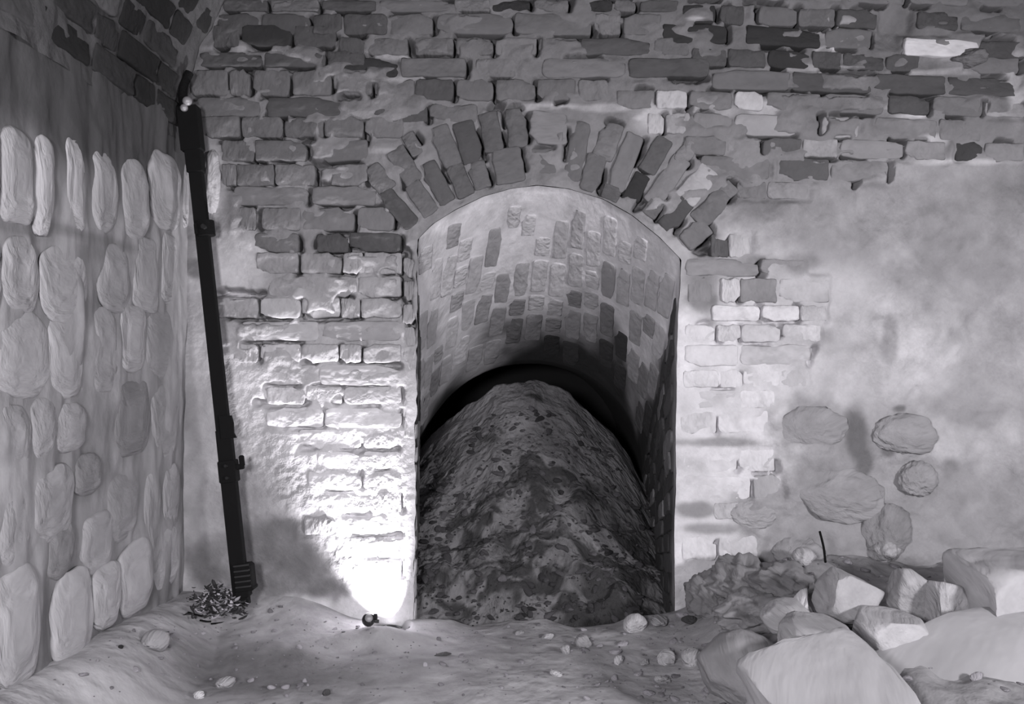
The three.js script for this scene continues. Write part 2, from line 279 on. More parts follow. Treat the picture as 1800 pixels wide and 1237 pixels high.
// ---------------------------------------------------------------- the opening
const ARCH = [[735, 420], [760, 394], [800, 369], [850, 345], [900, 331], [945, 326], [1000, 332], [1060, 350], [1110, 378], [1160, 418], [1196, 455]];
const JL = [[300, 735], [600, 733], [800, 730], [1180, 727]], JR = [[300, 1196], [455, 1196], [600, 1191], [1000, 1185], [1180, 1184]];
const archTop = x => pl(ARCH, x);
const edgeL = y => pl(JL, y) + (y > 420 ? 5 * fbm(y / 22, 3, 1, 2) : 0), edgeR = y => pl(JR, y) + 3 * fbm(y / 40, 8, 1, 2);
const inOpening = (x, y) => x > edgeL(y) && x < edgeR(y) && y > archTop(x);
function toEdge(x, y) {   // nearest point on the edge of the opening
  const c = [[edgeL(y), y], [edgeR(y), y], [x, archTop(clamp(x, 735, 1196))]];
  c.sort((a, b) => Math.hypot(a[0] - x, a[1] - y) - Math.hypot(b[0] - x, b[1] - y)); return c[0];
}
function wallZ(X, Y) {
  const x = wx(X), y = wy(Y), J = look(joint, X, Y), G = look(gape, X, Y);
  const soft = X < 735 ? 0.25 : 1, render = 0.004 + (0.05 * fbm(x * 3, y * 3, 2, 4) + 0.035 * fbm(x * 6, y * 6, 21, 4)) * smooth(1230, 1400, X) + 0.010 * soft * fbm(x * 11, y * 11, 4, 3);
  const white = X < 735 ? smooth(560, 720, Y) : X > 1180 ? smooth(460, 560, Y) : 0;
  const mortar = mix(0.0, 0.001, white) + 0.011 * (1 - 0.65 * white) * fbm(x * 22, y * 30, 6, 3) + (1 - white) * 0.014 * smooth(0.08, 0.4, fbm(x * 6, y * 11, 12, 3));
  return mix(render, mortar, J) - 0.075 * Math.min(1, G * 1.6) * (1 - 0.6 * white);
}
{
  const us = spans(-1.3, 0.05, wx(292)), uu = spans(wx(292), BS / S, wx(1826));
  const U = us.slice(0, -1).concat(uu, spans(wx(1826), 0.06, 3.0).slice(1));
  const V = spans(-0.3, BS / S, wy(-14)).concat(spans(wy(-14), 0.06, 3.1).slice(1));
  const inn = new Uint8Array(U.length * V.length);
  for (let j = 0; j < V.length; j++) for (let i = 0; i < U.length; i++) inn[j * U.length + i] = inOpening(px_(U[i]), py_(V[j])) ? 1 : 0;
  const geo = gridGeo(U, V, (x, y, i, j) => {
    let X = px_(x), Y = py_(y);
    if (inn[j * U.length + i]) { const e = toEdge(X, Y); if (Math.hypot(e[0] - X, e[1] - Y) < 9) { [X, Y] = e; } }
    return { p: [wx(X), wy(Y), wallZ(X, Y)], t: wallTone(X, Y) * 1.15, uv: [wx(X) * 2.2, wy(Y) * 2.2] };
  }, false, (i, j) => { const n = U.length, a = j * n + i; return !(inn[a] && inn[a + 1] && inn[a + n] && inn[a + n + 1]); });
  const wall = struct('wall_back', geo, plasterMat);
  const r = rng(31), arch = new THREE.Group(); arch.name = 'arch_ring'; wall.add(arch);
  for (const b of wallBricks) {
    const t = b.t * (b.x > 1190 && b.t < 0.3 ? 1 + 0.4 * smooth(190, 300, b.y) : 1) || clamp(wallTone(b.x, b.y) * (0.97 + 0.16 * r()), 0.08, 0.64);
    const m = part('brick', BRICKS[Math.floor(r() * BRICKS.length)], brickMat(t), b.ring ? arch : wall);
    const flush = b.y > 640 ? 0.002 : 0.006;
    m.position.set(wx(b.x), wy(b.y), flush + (b.t > 0.5 ? 0.007 : b.ring ? 0.004 : 0) + (r() - 0.45) * (b.y > 640 ? 0.003 : 0.007)); m.rotation.z = b.a + (r() < 0.5 ? Math.PI : 0); m.scale.set((b.w + 2.5) / S, (b.h + 2.5) / S, b.y > 640 ? 0.022 : 0.05);
  }
  // worn brick ends down the left jamb
  for (let y = 452; y < 1080; y += 38 + r() * 4) {
    const m = part('brick', BRICKS[Math.floor(r() * BRICKS.length)], brickMat(clamp(wallTone(715, y), 0.15, 0.62)), wall);
    m.position.set(wx(718 + r() * 3), wy(y + 18), -0.004 + r() * 0.006); m.scale.set(22 / S, 35 / S, 0.05); m.rotation.z = (r() - 0.5) * 0.06 + (r() < 0.5 ? Math.PI : 0);
  }
  // rubble stones showing through the render
  const stones = `1428 756 60 44 .31 .022;1590 764 58 36 .31 .02;1478 872 78 46 .3 .03;1612 842 36 32 .31 .022;1322 905 44 26 .36 .016;1560 935 42 54 .24 .03;1552 966 28 22 .4 .045;1405 975 46 30 .34 .034;1702 104 34 17 .18 .03;373 323 17 60 .4 .03`;
  for (const s of stones.split(';')) {
    const [x, y, rx, ry, t, d] = s.split(' ').map(Number);
    const m = part('stone', makeRock(x * 3 + y, { cuts: 3, rough: 0.2, detail: 10, low: 0.85, freq: 1.5 }), rockMat(t), wall);
    m.position.set(wx(x), wy(y), -0.008); m.scale.set(rx / S, ry / S, d * 1.7); m.rotation.z = (r() - 0.5) * 0.3;
  }
}
// ---------------------------------------------------------------- the niche behind the opening: falling, widening vault and its side walls
const NZ = 1.15, REAR = { cx: 0.085, cy: 0.27, rx: 0.545, ry: 0.525 };
const profile = [];   // [s, front x, front y, rear x, rear y, kind]
{
  const y0 = -0.32, yl = wy(420), yr = wy(455), nJ = 26, nA = 48;
  for (let k = 0; k < nJ; k++) { const t = k / nJ; profile.push([wx(edgeL(py_(mix(y0, yl, t)))), mix(y0, yl, t), REAR.cx - REAR.rx, mix(y0, REAR.cy, t)]); }
  for (let k = 0; k <= nA; k++) { const t = k / nA, X = mix(735, 1196, t), a = Math.PI * (1 - t); profile.push([wx(X), wy(archTop(X)), REAR.cx + REAR.rx * Math.cos(a), REAR.cy + REAR.ry * Math.sin(a)]); }
  for (let k = 1; k <= nJ; k++) { const t = 1 - k / nJ; profile.push([wx(edgeR(py_(mix(y0, yr, t)))), mix(y0, yr, t), REAR.cx + REAR.rx, mix(y0, REAR.cy, t)]); }
}
const NP = profile.length - 1;
function lining(u, v) {   // u along the profile 0..1, v into the wall 0..1 and on to the end of the passage
  const q = clamp(u) * NP, i = Math.min(NP - 1, Math.floor(q)), f = q - i, A = profile[i], B = profile[i + 1], w = Math.min(v, 1);
  const fx = mix(A[0], B[0], f), fy = mix(A[1], B[1], f), rx = mix(A[2], B[2], f), ry = mix(A[3], B[3], f);
  return new THREE.Vector3(mix(fx, rx, w), mix(fy, ry, w), -NZ * v);
}
function liningFrame(u, v) {
  const p = lining(u, v), e = 0.004, a = lining(u + e, v).sub(lining(u - e, v)).normalize(), b = lining(u, v + e).sub(lining(u, v - e)).normalize(), n = new THREE.Vector3().crossVectors(b, a).normalize();
  const c = new THREE.Vector3(0.1, 0.5, p.z).sub(p); if (n.dot(c) < 0) n.negate();
  return { p, a, b, n };
}
const rearShade = (u, v) => smooth(0.53, 0.98, v + 0.45 * fbm(u * 16, v * 3, 2, 3) + 0.9 * Math.abs(u - 0.5) * smooth(0.14, 0.26, Math.abs(u - 0.5)) + (u > 0.76 || u < 0.24 ? 0.55 : 0));  // shade of the deep vault, painted into its mortar and brick tone
{
  const us = range(0, 1, 1 / 260), vs = spans(0, 1 / 90, 1, 1 / 20, 1.75);
  const geo = gridGeo(us, vs, (u, v) => {
    const { p, n } = liningFrame(u, v), d = v < 0.01 ? 0.002 : 0.0005 + 0.004 * fbm(u * 40, v * 16, 3, 3); p.addScaledVector(n, d);
    if (v < 0.01) p.z = 0.006;
    return { p: p.toArray(), t: mix(0.76, v > 0.97 ? 0.015 : 0.035, rearShade(u, v)) * (1 + 0.3 * fbm(u * 30, v * 10, 9, 3)), uv: [u * 7, v * 2.5] };
  });
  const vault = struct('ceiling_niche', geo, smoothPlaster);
  const r = rng(77), M = new THREE.Matrix4();
  const lay = (u, v, wu, lv, tone, proud) => {
    const { p, a, b, n } = liningFrame(u, v), m = part('brick', BRICKS[Math.floor(r() * BRICKS.length)], brickMat(tone), vault);
    M.makeBasis(b.clone().multiplyScalar(lv), n.clone().cross(b).normalize().multiplyScalar(wu), n.clone().multiplyScalar(0.022)); M.setPosition(p.addScaledVector(n, proud)); M.decompose(m.position, m.quaternion, m.scale);
  };
  // vault: courses run into the wall, long side along the passage
  const u0 = 26 / NP, u1 = 74 / NP, cols = 17;
  for (let c = 0; c < cols; c++) {
    const u = mix(u0, u1, (c + 0.5) / cols); let v = 0.02 + (c % 2) * 0.07 + r() * 0.05;
    while (v < 0.8) {
      const L = r() < 0.3 ? 0.1 : 0.17 + r() * 0.03, s = rearShade(u, v + L / 2);
      const w = lining(mix(u0, u1, c / cols), v + L / 2).distanceTo(lining(mix(u0, u1, (c + 1) / cols), v + L / 2));
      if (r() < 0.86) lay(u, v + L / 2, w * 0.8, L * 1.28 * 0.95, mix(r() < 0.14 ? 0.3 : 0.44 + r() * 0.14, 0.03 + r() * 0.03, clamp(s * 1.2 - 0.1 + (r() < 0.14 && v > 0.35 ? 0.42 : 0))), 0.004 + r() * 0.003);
      v += L + 0.012;
    }
  }
  // side walls inside: level courses
  for (let k = 0; k < 34; k++) {
    const q = (k % 17 + 1.2) / NP * 1.42, u = k < 17 ? 1 - q : q; let v = 0.05 + (k % 2) * 0.06;
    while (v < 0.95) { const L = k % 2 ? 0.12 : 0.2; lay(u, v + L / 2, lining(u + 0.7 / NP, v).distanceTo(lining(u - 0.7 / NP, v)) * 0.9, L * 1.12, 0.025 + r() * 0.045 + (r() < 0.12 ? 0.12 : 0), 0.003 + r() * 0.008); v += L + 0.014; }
  }
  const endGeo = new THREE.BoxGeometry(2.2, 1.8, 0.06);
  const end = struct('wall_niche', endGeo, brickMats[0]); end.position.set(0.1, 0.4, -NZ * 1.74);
}
// ---------------------------------------------------------------- earth heaped inside the niche
const CREST = [[-0.7, 0.25], [-0.455, 0.36], [-0.37, 0.46], [-0.26, 0.545], [-0.08, 0.655], [0.1, 0.665], [0.26, 0.62], [0.37, 0.535], [0.47, 0.44], [0.55, 0.32], [0.6, 0.21], [0.75, 0.05]];
function moundY(x, t) {
  const c = pl(CREST, x), f = Math.pow(clamp(t), 0.82) * (1 - 0.25 * smooth(1, 1.5, t));
  return mix(-0.19, c, f) + 0.03 * smooth(0.6, 1, t) + 0.06 * fbm(x * 5, t * 6, 3, 4) * smooth(0, 0.2, t) + 0.05 * fbm(x * 10, t * 15, 5, 5) * (1 - 0.65 * smooth(0.4, 0.8, t));
}
const moundAt = (x, t) => new THREE.Vector3(x, moundY(x, t), -0.04 - 0.92 * t + 0.05 * fbm(x * 9, t * 11, 8, 3));
{
  const geo = gridGeo(range(0, 1, 1 / 150), range(0, 1.5, 1 / 150), (q, t) => {
    const w = clamp(t * 0.85), x = mix(-0.352 - 0.112 * w, 0.588 + 0.047 * w, q);
    const n = fbm(x * 7, t * 9, 1, 4), streak = smooth(-0.05, 0.3, 0.6 * fbm(x * 6 + 3 * n, t * 26 + 6 * n, 4, 4) + 0.7 * fbm(x * 9, t * 12, 14, 4) + (0.42 - t) * 0.6);
    return { p: moundAt(x, t).toArray(), t: mix(0.19 * (1 + 0.4 * n), 0.045, streak), uv: [x * 3, t * 4] };
  }, true);
  const mound = new THREE.Mesh(geo, earthMat); tag(mound, 'earth_mound', 'steep dark earth mound filling the back of the arched niche', 'mound');
  const r = rng(404), chip = makeRock(9, { cuts: 8, rough: 0.1, detail: 2 }), n = 1500, inst = new THREE.InstancedMesh(chip, std({ color: GREY(1), bumpMap: bumpRough, bumpScale: 0.004 }), n);
  const M = new THREE.Matrix4(), Q = new THREE.Quaternion(), E = new THREE.Euler();
  for (let i = 0; i < n; i++) {
    const x = mix(-0.44, 0.6, r()), t = Math.pow(r(), 1.5) * 0.85 + 0.01, s = 0.003 + Math.pow(r(), 4) * 0.014, p = moundAt(x, t);
    Q.setFromEuler(E.set(r() * 0.8 - 0.1, r() * 6.3, r() * 0.6 - 0.3)); M.compose(p, Q, new THREE.Vector3(s * (1.3 + r()), s * 0.6, s)); inst.setMatrixAt(i, M); inst.setColorAt(i, GREY(r() < 0.05 ? 0.12 : 0.025 + r() * 0.055));
  }
  tag(inst, 'debris', 'small dark clods and chips scattered over the earth mound', 'debris', null, 'stuff');
}
// ---------------------------------------------------------------- floor of trodden earth
const LIP = [[700, 0], [727, 0.0], [790, 0.006], [830, -0.022], [900, 0.002], [960, 0.0], [1010, -0.024], [1080, -0.006], [1110, 0.02], [1185, 0.012], [1230, 0]];
function floorY(x, z) {
  const X = px_(x);
  const bank = (0.1 + 0.075 * z) * (1 - smooth(0.02, 0.3, x + 1.15 + 0.05 * fbm(z * 4, 1, 1, 2))), ledge = 0.07 * (1 - smooth(-0.78, -0.5, x)) * Math.exp(-Math.max(0, z) / 0.16) + 0.02 * (1 - smooth(-0.9, -0.3, x)) * Math.exp(-Math.max(0, z) / 0.5);
  let y = -0.092 + Math.max(bank, ledge) + 0.2 * smooth(0.5, 1.15, x) * (1 - 0.35 * smooth(0.3, 1.2, z));
  y += 0.11 * Math.exp(-(((x - 0.84) / 0.2) ** 2) - (((z - 0.1) / 0.17) ** 2)) + 0.02 * fbm(x * 12, z * 12, 31, 3) * smooth(0.5, 0.7, x);
  y += pl(LIP, X) * Math.exp(-Math.abs(z) / 0.12);
  y += 0.03 * fbm(x * 2.2, z * 2.2, 3, 3) * smooth(0, 0.3, z) + 0.012 * fbm(x * 9, z * 9, 6, 3) + 0.03 * fbm(x * 7, z * 7, 16, 3) * smooth(0.6, 1, x);
  y += 0.055 * Math.exp(-(((x - UPLIGHT.x) / 0.13) ** 2) - (((z - 0.21) / 0.07) ** 2));
  const pit = Math.hypot(x - UPLIGHT.x, (z - UPLIGHT.z) * 1.1); y -= 0.09 * (1 - smooth(0.045, 0.085, pit));
  if (X > 727 && X < 1186) y -= 0.2 * smooth(0.0, -0.1, z);
  return y;
}
{
  const us = spans(-1.3, 0.01, 1.7, 0.05, 3.0), vs = spans(-0.12, 0.008, 0.12, 0.012, 1.2, 0.05, 4.5);
  const geo = gridGeo(us, vs, (x, z) => {
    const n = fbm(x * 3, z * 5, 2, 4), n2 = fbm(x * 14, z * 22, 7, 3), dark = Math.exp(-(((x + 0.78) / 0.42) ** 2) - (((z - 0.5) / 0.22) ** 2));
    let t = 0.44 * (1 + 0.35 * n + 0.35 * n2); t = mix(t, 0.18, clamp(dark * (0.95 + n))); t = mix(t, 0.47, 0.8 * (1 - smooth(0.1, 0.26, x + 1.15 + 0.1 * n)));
    t = mix(t, 0.34, smooth(0.5, 0.9, x + 0.3 * n)); t = mix(t, 0.22, Math.exp(-(((x - 0.84) / 0.22) ** 2) - (((z - 0.12) / 0.2) ** 2)));
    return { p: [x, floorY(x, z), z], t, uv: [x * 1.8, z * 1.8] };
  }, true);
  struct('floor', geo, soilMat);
}
// ---------------------------------------------------------------- left wall of big limewashed stones
const LX = -1.15;
const onLeft = (px, py) => { const d = F * LX / (px - CX); return [CAM_Z - d, CAM_Y + (CY - py) * d / F]; };   // [z, y] on the side wall
{
  const zs = spans(-0.05, 0.01, 1.35, 0.06, 4.5), ys = range(-0.2, 1.75, 0.01);
  const marks = `80 1110 28 84 .17;30 1192 70 26 .18;150 1170 40 30 .18;206 1080 26 40 .18;186 1118 40 26 .17;262 1034 26 34 .18;290 1020 20 50 .19;160 1060 10 60 .2;232 735 34 62 .19;165 830 40 40 .2;150 850 24 26 .18;218 890 26 56 .22;112 960 24 46 .2;100 925 16 40 .2;140 470 20 60 .2;160 440 40 30 .2;150 540 20 40 .22;180 500 14 50 .22;215 590 8 50 .2;300 880 16 60 .22;240 870 10 40 .24;60 790 12 40 .24;10 800 14 30 .24;125 800 10 50 .24;320 900 8 60 .22;62 330 12 80 .2;98 330 12 80 .2;150 340 10 70 .2;205 340 8 70 .2;260 340 8 70 .22;130 410 150 16 .2;40 405 60 14 .22`.split(';').map(q => { const [x, y, rx, ry, t] = q.split(' ').map(Number), c = onLeft(x, y), e = onLeft(x + rx, y), f = onLeft(x, y - ry); return [c[0], c[1], Math.abs(e[0] - c[0]), Math.abs(f[1] - c[1]), t]; });  // dark stains, plus shade painted into gaps between the base stones
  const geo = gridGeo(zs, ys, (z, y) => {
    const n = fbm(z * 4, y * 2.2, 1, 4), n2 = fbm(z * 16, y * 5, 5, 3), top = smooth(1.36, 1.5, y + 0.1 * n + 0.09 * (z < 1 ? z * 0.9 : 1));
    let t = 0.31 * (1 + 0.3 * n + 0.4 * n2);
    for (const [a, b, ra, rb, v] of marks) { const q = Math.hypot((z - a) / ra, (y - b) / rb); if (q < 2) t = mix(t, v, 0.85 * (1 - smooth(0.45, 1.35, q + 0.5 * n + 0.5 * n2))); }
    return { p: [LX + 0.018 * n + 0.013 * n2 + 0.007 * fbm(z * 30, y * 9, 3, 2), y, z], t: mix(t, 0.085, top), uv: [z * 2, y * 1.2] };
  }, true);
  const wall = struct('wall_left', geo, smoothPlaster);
  // [left, right, top, bottom in the wall's projection, tone, thickness]
  const stones = `-70 -8 215 395 .36;0 53 226 392 .38;58 89 242 412 .44;110 143 244 402 .46;157 201 268 404 .4;210 257 282 416 .42;265 313 272 402 .4;316 329 285 400 .38
-60 -4 410 545 .34;4 62 420 542 .36;72 146 438 562 .37;176 224 436 545 .32;234 274 424 542 .38;284 308 418 528 .38;-60 -6 560 700 .36;0 84 553 694 .4;89 147 562 694 .4;160 206 548 686 .38;212 252 540 646 .36;256 311 548 660 .37
0 52 716 836 .37;205 262 676 794 .21;60 96 706 800 .34;268 312 680 800 .34;104 150 712 790 .36;0 52 850 990 .36;62 128 826 946 .35;136 176 800 866 .22;150 197 905 1003 .34;194 242 838 946 .25;258 283 836 1004 .36;290 314 820 920 .34;88 130 920 1010 .24
-70 -12 1010 1230 .36;-6 62 1006 1196 .4;96 156 1008 1156 .4;163 207 996 1100 .4;211 262 958 1070 .42;272 315 928 1026 .4`;
  const r = rng(12);
  for (const s of stones.split(/[;\n]/)) {
    const [a, b, c, d, t] = s.split(' ').map(Number), mid = (a + b) / 2, z0 = onLeft(a, c)[0], z1 = onLeft(b, c)[0], y0 = onLeft(mid, d)[1], y1 = onLeft(mid, c)[1];
    const m = part('stone', makeSlabStone(a * 7 + c + 5000), rockMat(t * (c > 540 && c < 940 ? 0.9 : 0.98) * (0.97 + 0.06 * r())), wall);
    m.position.set(LX - (c > 540 && c < 940 ? 0.007 : 0), (y0 + y1) / 2, (z0 + z1) / 2); m.scale.set(c < 300 ? 0.017 : c < 545 ? 0.011 : c > 950 ? 0.017 : 0.014, (y1 - y0) / 2 * (c < 300 ? 1.05 : 1.12), Math.abs(z0 - z1) / 2 * (c < 300 ? 1.04 : 1.14)); m.rotation.x = (r() - 0.5) * 0.1;
  }
}
// ---------------------------------------------------------------- room vault, remaining walls
const VA = 2.0, VB = 1.38, VY = 1.577;
const vaultP = (a, z) => new THREE.Vector3(LX + VA * (1 - Math.cos(a)), VY + VB * Math.sin(a), z);
{
  const as = spans(0, 0.008, 0.75, 0.05, Math.PI), zs = spans(-0.06, 0.012, 1.3, 0.08, 4.5);
  const geo = gridGeo(as, zs, (a, z) => {
    const p = vaultP(a, z), n = new THREE.Vector3(Math.cos(a) / VA, -Math.sin(a) / VB, 0).normalize(), f = fbm(a * 4, z * 4, 2, 4);
    p.addScaledVector(n, 0.014 * fbm(a * 20, z * 20, 1, 3) + 0.02 * f);
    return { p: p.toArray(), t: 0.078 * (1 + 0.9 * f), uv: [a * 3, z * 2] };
  }, true);
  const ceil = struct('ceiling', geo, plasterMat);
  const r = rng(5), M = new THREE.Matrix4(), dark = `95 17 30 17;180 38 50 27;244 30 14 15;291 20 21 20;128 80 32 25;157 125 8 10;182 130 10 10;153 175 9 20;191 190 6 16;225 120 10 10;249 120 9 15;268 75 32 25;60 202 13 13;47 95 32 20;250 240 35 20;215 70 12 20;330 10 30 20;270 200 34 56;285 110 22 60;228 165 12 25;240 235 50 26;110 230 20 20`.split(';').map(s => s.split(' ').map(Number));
  for (let c = 0; c < 13; c++) {
    const a = 0.06 + c * 0.062; let z = 0.02 + (c % 2) * 0.12;
    while (z < 1.25) {
      const L = r() < 0.35 ? 0.13 : 0.24, p = vaultP(a, z + L / 2), d = CAM_Z - p.z, X = CX + p.x * F / d, Y = CY - (p.y - CAM_Y) * F / d;
      const hit = dark.some(([x, y, rx, ry]) => Math.abs(X - x) < rx + 8 && Math.abs(Y - y) < ry + 8);
      if (hit || r() < 0.4) {
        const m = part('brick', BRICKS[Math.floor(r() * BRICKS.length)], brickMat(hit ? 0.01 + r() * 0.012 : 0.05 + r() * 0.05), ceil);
        const n = new THREE.Vector3(Math.cos(a) / VA, -Math.sin(a) / VB, 0).normalize(), b = new THREE.Vector3(0, 0, 1);
        M.makeBasis(b.clone().multiplyScalar(L), n.clone().cross(b).multiplyScalar(0.078), n.clone().multiplyScalar(0.05)); M.setPosition(p.addScaledVector(n, 0.004 + r() * 0.01)); M.decompose(m.position, m.quaternion, m.scale);
      }
      z += L + 0.02;
    }
  }
  const side = (z, y) => ({ p: [2.85 + 0.02 * fbm(z * 3, y * 3, 5, 3), y, z], t: 0.3, uv: [z * 2, y * 2] });
  struct('wall_right', gridGeo(range(-0.05, 4.5, 0.08), range(-0.2, 1.75, 0.08), side), plasterMat);
  struct('wall_front', gridGeo(range(-1.3, 3.0, 0.08), range(-0.2, 3.1, 0.08), (x, y) => ({ p: [x, y, 4.4 + 0.02 * fbm(x * 3, y * 3, 9, 3)], t: 0.25, uv: [x * 2, y * 2] }), true), plasterMat);
}
// ---------------------------------------------------------------- dark iron bar leaning in the corner
{
  const top = at(333, 185, 2.9), foot = at(425, 1052, 2.83), axis = foot.clone().sub(top), L = axis.length();
  const bar = thing('iron_bar', 'tall dark iron bar with clamps leaning in the corner beside the brick wall', 'bar', foot.toArray());
  const up = axis.clone().negate().normalize(), zc = new THREE.Vector3(0, 0, 1), side = new THREE.Vector3().crossVectors(up, zc).normalize(), face = new THREE.Vector3().crossVectors(side, up).normalize();
  bar.quaternion.setFromRotationMatrix(new THREE.Matrix4().makeBasis(side, up, face));
  const box = (w, h, d, x, y, z, bev = 0.003) => { const s = new THREE.Shape(); s.moveTo(-w / 2 + bev, -h / 2); s.lineTo(w / 2 - bev, -h / 2); s.lineTo(w / 2, -h / 2 + bev); s.lineTo(w / 2, h / 2 - bev); s.lineTo(w / 2 - bev, h / 2); s.lineTo(-w / 2 + bev, h / 2); s.lineTo(-w / 2, h / 2 - bev); s.lineTo(-w / 2, -h / 2 + bev); s.closePath(); const g = new THREE.ExtrudeGeometry(s, { depth: d - 2 * bev, bevelEnabled: true, bevelThickness: bev, bevelSize: bev * 0.6, bevelSegments: 1 }); g.translate(x, y, z - d / 2 + bev); return g; };
  const cyl = (r0, r1, h, x, y, z, n = 14) => { const g = new THREE.CylinderGeometry(r1, r0, h, n, 1); g.translate(x, y, z); return g; };
  const Y = py => L * (1052 - py) / (1052 - 185);
  // three lengths of bar, a little wider towards the foot
  part('shaft', mergeGeometries([box(0.047, Y(760) + 0.02, 0.03, 0, Y(760) / 2 - 0.01, 0), box(0.041, Y(405) - Y(760), 0.028, -0.001, (Y(405) + Y(760)) / 2, 0), box(0.042, Y(190) - Y(405), 0.028, -0.001, (Y(190) + Y(405)) / 2, 0)].map(g => g.toNonIndexed ? g : g)), ironMat, bar);
  part('top_sleeve', mergeGeometries([box(0.066, 0.15, 0.046, -0.004, Y(228), 0.0), box(0.05, 0.08, 0.04, -0.001, Y(285), 0)]), ironMat, bar);
  const hookCurve = new THREE.CatmullRomCurve3([new THREE.Vector3(-0.012, Y(196), 0), new THREE.Vector3(-0.02, Y(170), 0), new THREE.Vector3(-0.012, Y(145), -0.004), new THREE.Vector3(0.008, Y(124), -0.012)]);
  part('hook', new THREE.TubeGeometry(hookCurve, 16, 0.015, 9), ironMat, bar);
  const knob = part('knob', mergeGeometries([new THREE.SphereGeometry(0.016, 16, 12).translate(0.004, Y(183), 0.028), new THREE.SphereGeometry(0.013, 14, 10).translate(-0.009, Y(194), 0.028)]), paleMetal, bar);
  knob.userData.label = 'pale shiny double knob';
  const c1 = part('clamp', mergeGeometries([cyl(0.03, 0.03, 0.05, 0.012, Y(407), 0.004).rotateY(0), box(0.05, 0.035, 0.05, 0.006, Y(407), 0)].map(g => g.index ? g.toNonIndexed() : g)), ironMat, bar);
  part('bolt', cyl(0.009, 0.009, 0.02, 0, 0, 0, 6).rotateX(Math.PI / 2).translate(0.018, Y(407), 0.036), ironLight, c1);
  const plate = new THREE.Shape(); const yp = Y(756); plate.moveTo(-0.005, yp - 0.036); plate.lineTo(0.043, yp - 0.038); plate.lineTo(0.036, yp - 0.022); plate.lineTo(0.038, yp + 0.01); plate.lineTo(0.034, yp + 0.036); plate.lineTo(-0.005, yp + 0.04); plate.closePath();
  part('plate', new THREE.ExtrudeGeometry(plate, { depth: 0.012, bevelEnabled: true, bevelSize: 0.001, bevelThickness: 0.001, bevelSegments: 1 }).translate(0, 0, 0.008), ironMat, bar);
  const c2 = part('clamp', mergeGeometries([box(0.054, 0.07, 0.046, 0.002, Y(832), 0), box(0.03, 0.012, 0.02, 0.03, Y(826), 0.004)]), ironMat, bar);
  part('wing_nut', mergeGeometries([box(0.014, 0.034, 0.01, 0.05, Y(817), 0.004), box(0.026, 0.01, 0.01, 0.042, Y(828), 0.004)]), ironMat, c2);
  for (const k of [-1, 1]) part('bolt', cyl(0.006, 0.006, 0.014, 0, 0, 0, 6).rotateX(Math.PI / 2).translate(0.004, Y(832) + k * 0.02, 0.028), ironLight, c2);
  const ft = part('foot_block', mergeGeometries([box(0.052, 0.075, 0.05, 0.02, Y(1013), 0.004, 0.006), box(0.056, 0.01, 0.054, 0.022, Y(1034), 0.004), box(0.04, 0.02, 0.04, 0.01, Y(1043), 0.002)]), ironMat, bar);
  for (let k = 0; k < 5; k++) part('rib', box(0.05, 0.005, 0.008, 0.02, Y(993 + k * 9), 0.031, 0.001), ironLight, ft);
}
// ---------------------------------------------------------------- floor uplight and its light
function spot(p, aim, power, angle, pen, radius, parent) {
  const l = new THREE.SpotLight(0xffffff, power, 0, angle * Math.PI / 180, pen, 2); l.color = GREY(1); l.position.copy(p); l.target.position.copy(aim); l.castShadow = true; l.shadow.radius = radius; l.shadow.mapSize.set(2048, 2048); l.shadow.bias = -0.0005; parent.add(l); parent.add(l.target); return l;
}
const glass = new THREE.MeshStandardMaterial({ color: GREY(0.8), emissive: GREY(1), emissiveIntensity: 4, roughness: 0.3 });
{
  const u = UPLIGHT, lamp = thing('floor_uplight', 'small uplight sunk in the earth floor at the foot of the left jamb', 'lamp', [u.x, u.y - 0.02, u.z]);
  const lathe = (pts, n = 28) => new THREE.LatheGeometry(pts.map(q => new THREE.Vector2(...q)), n);
  part('housing', lathe([[0.001, -0.075], [0.03, -0.075], [0.042, -0.06], [0.046, -0.01], [0.05, -0.008], [0.05, 0.004], [0.043, 0.004], [0.042, -0.012]]), blackPaint, lamp);
  part('lens', lathe([[0.0, 0.0], [0.025, -0.001], [0.042, -0.006], [0.042, -0.012], [0, -0.012]].reverse()), glass, lamp);
  const kx = at(648, 1089, 2.79).sub(lamp.position);
  part('bracket', mergeGeometries([new THREE.BoxGeometry(0.012, 0.03, 0.006).translate(kx.x + 0.022, kx.y + 0.004, kx.z - 0.005), new THREE.CylinderGeometry(0.006, 0.006, 0.024, 10).rotateZ(Math.PI / 2).translate(kx.x + 0.022, kx.y - 0.004, kx.z)]), blackPaint, lamp);
  const kn = part('knob', new THREE.SphereGeometry(0.022, 24, 18).translate(kx.x, kx.y, kx.z), new THREE.MeshStandardMaterial({ color: GREY(0.05), roughness: 0.18, metalness: 0.6 }), lamp);
  part('cap', lathe([[0.013, 0], [0.012, 0.006], [0.006, 0.01], [0, 0.0105]]).rotateX(0.9).translate(kx.x + 0.003, kx.y + 0.009, kx.z + 0.013), paleMetal, kn);  // pale disc standing in for the highlight on the ball
  const R = Math.PI / 180, dir = new THREE.Vector3(Math.sin(u.lean * R), Math.cos(u.lean * R), Math.sin(u.tilt * R));
  spot(new THREE.Vector3(0, 0.008, 0), dir, u.power, u.angle, u.penumbra, 1.6, lamp);
}
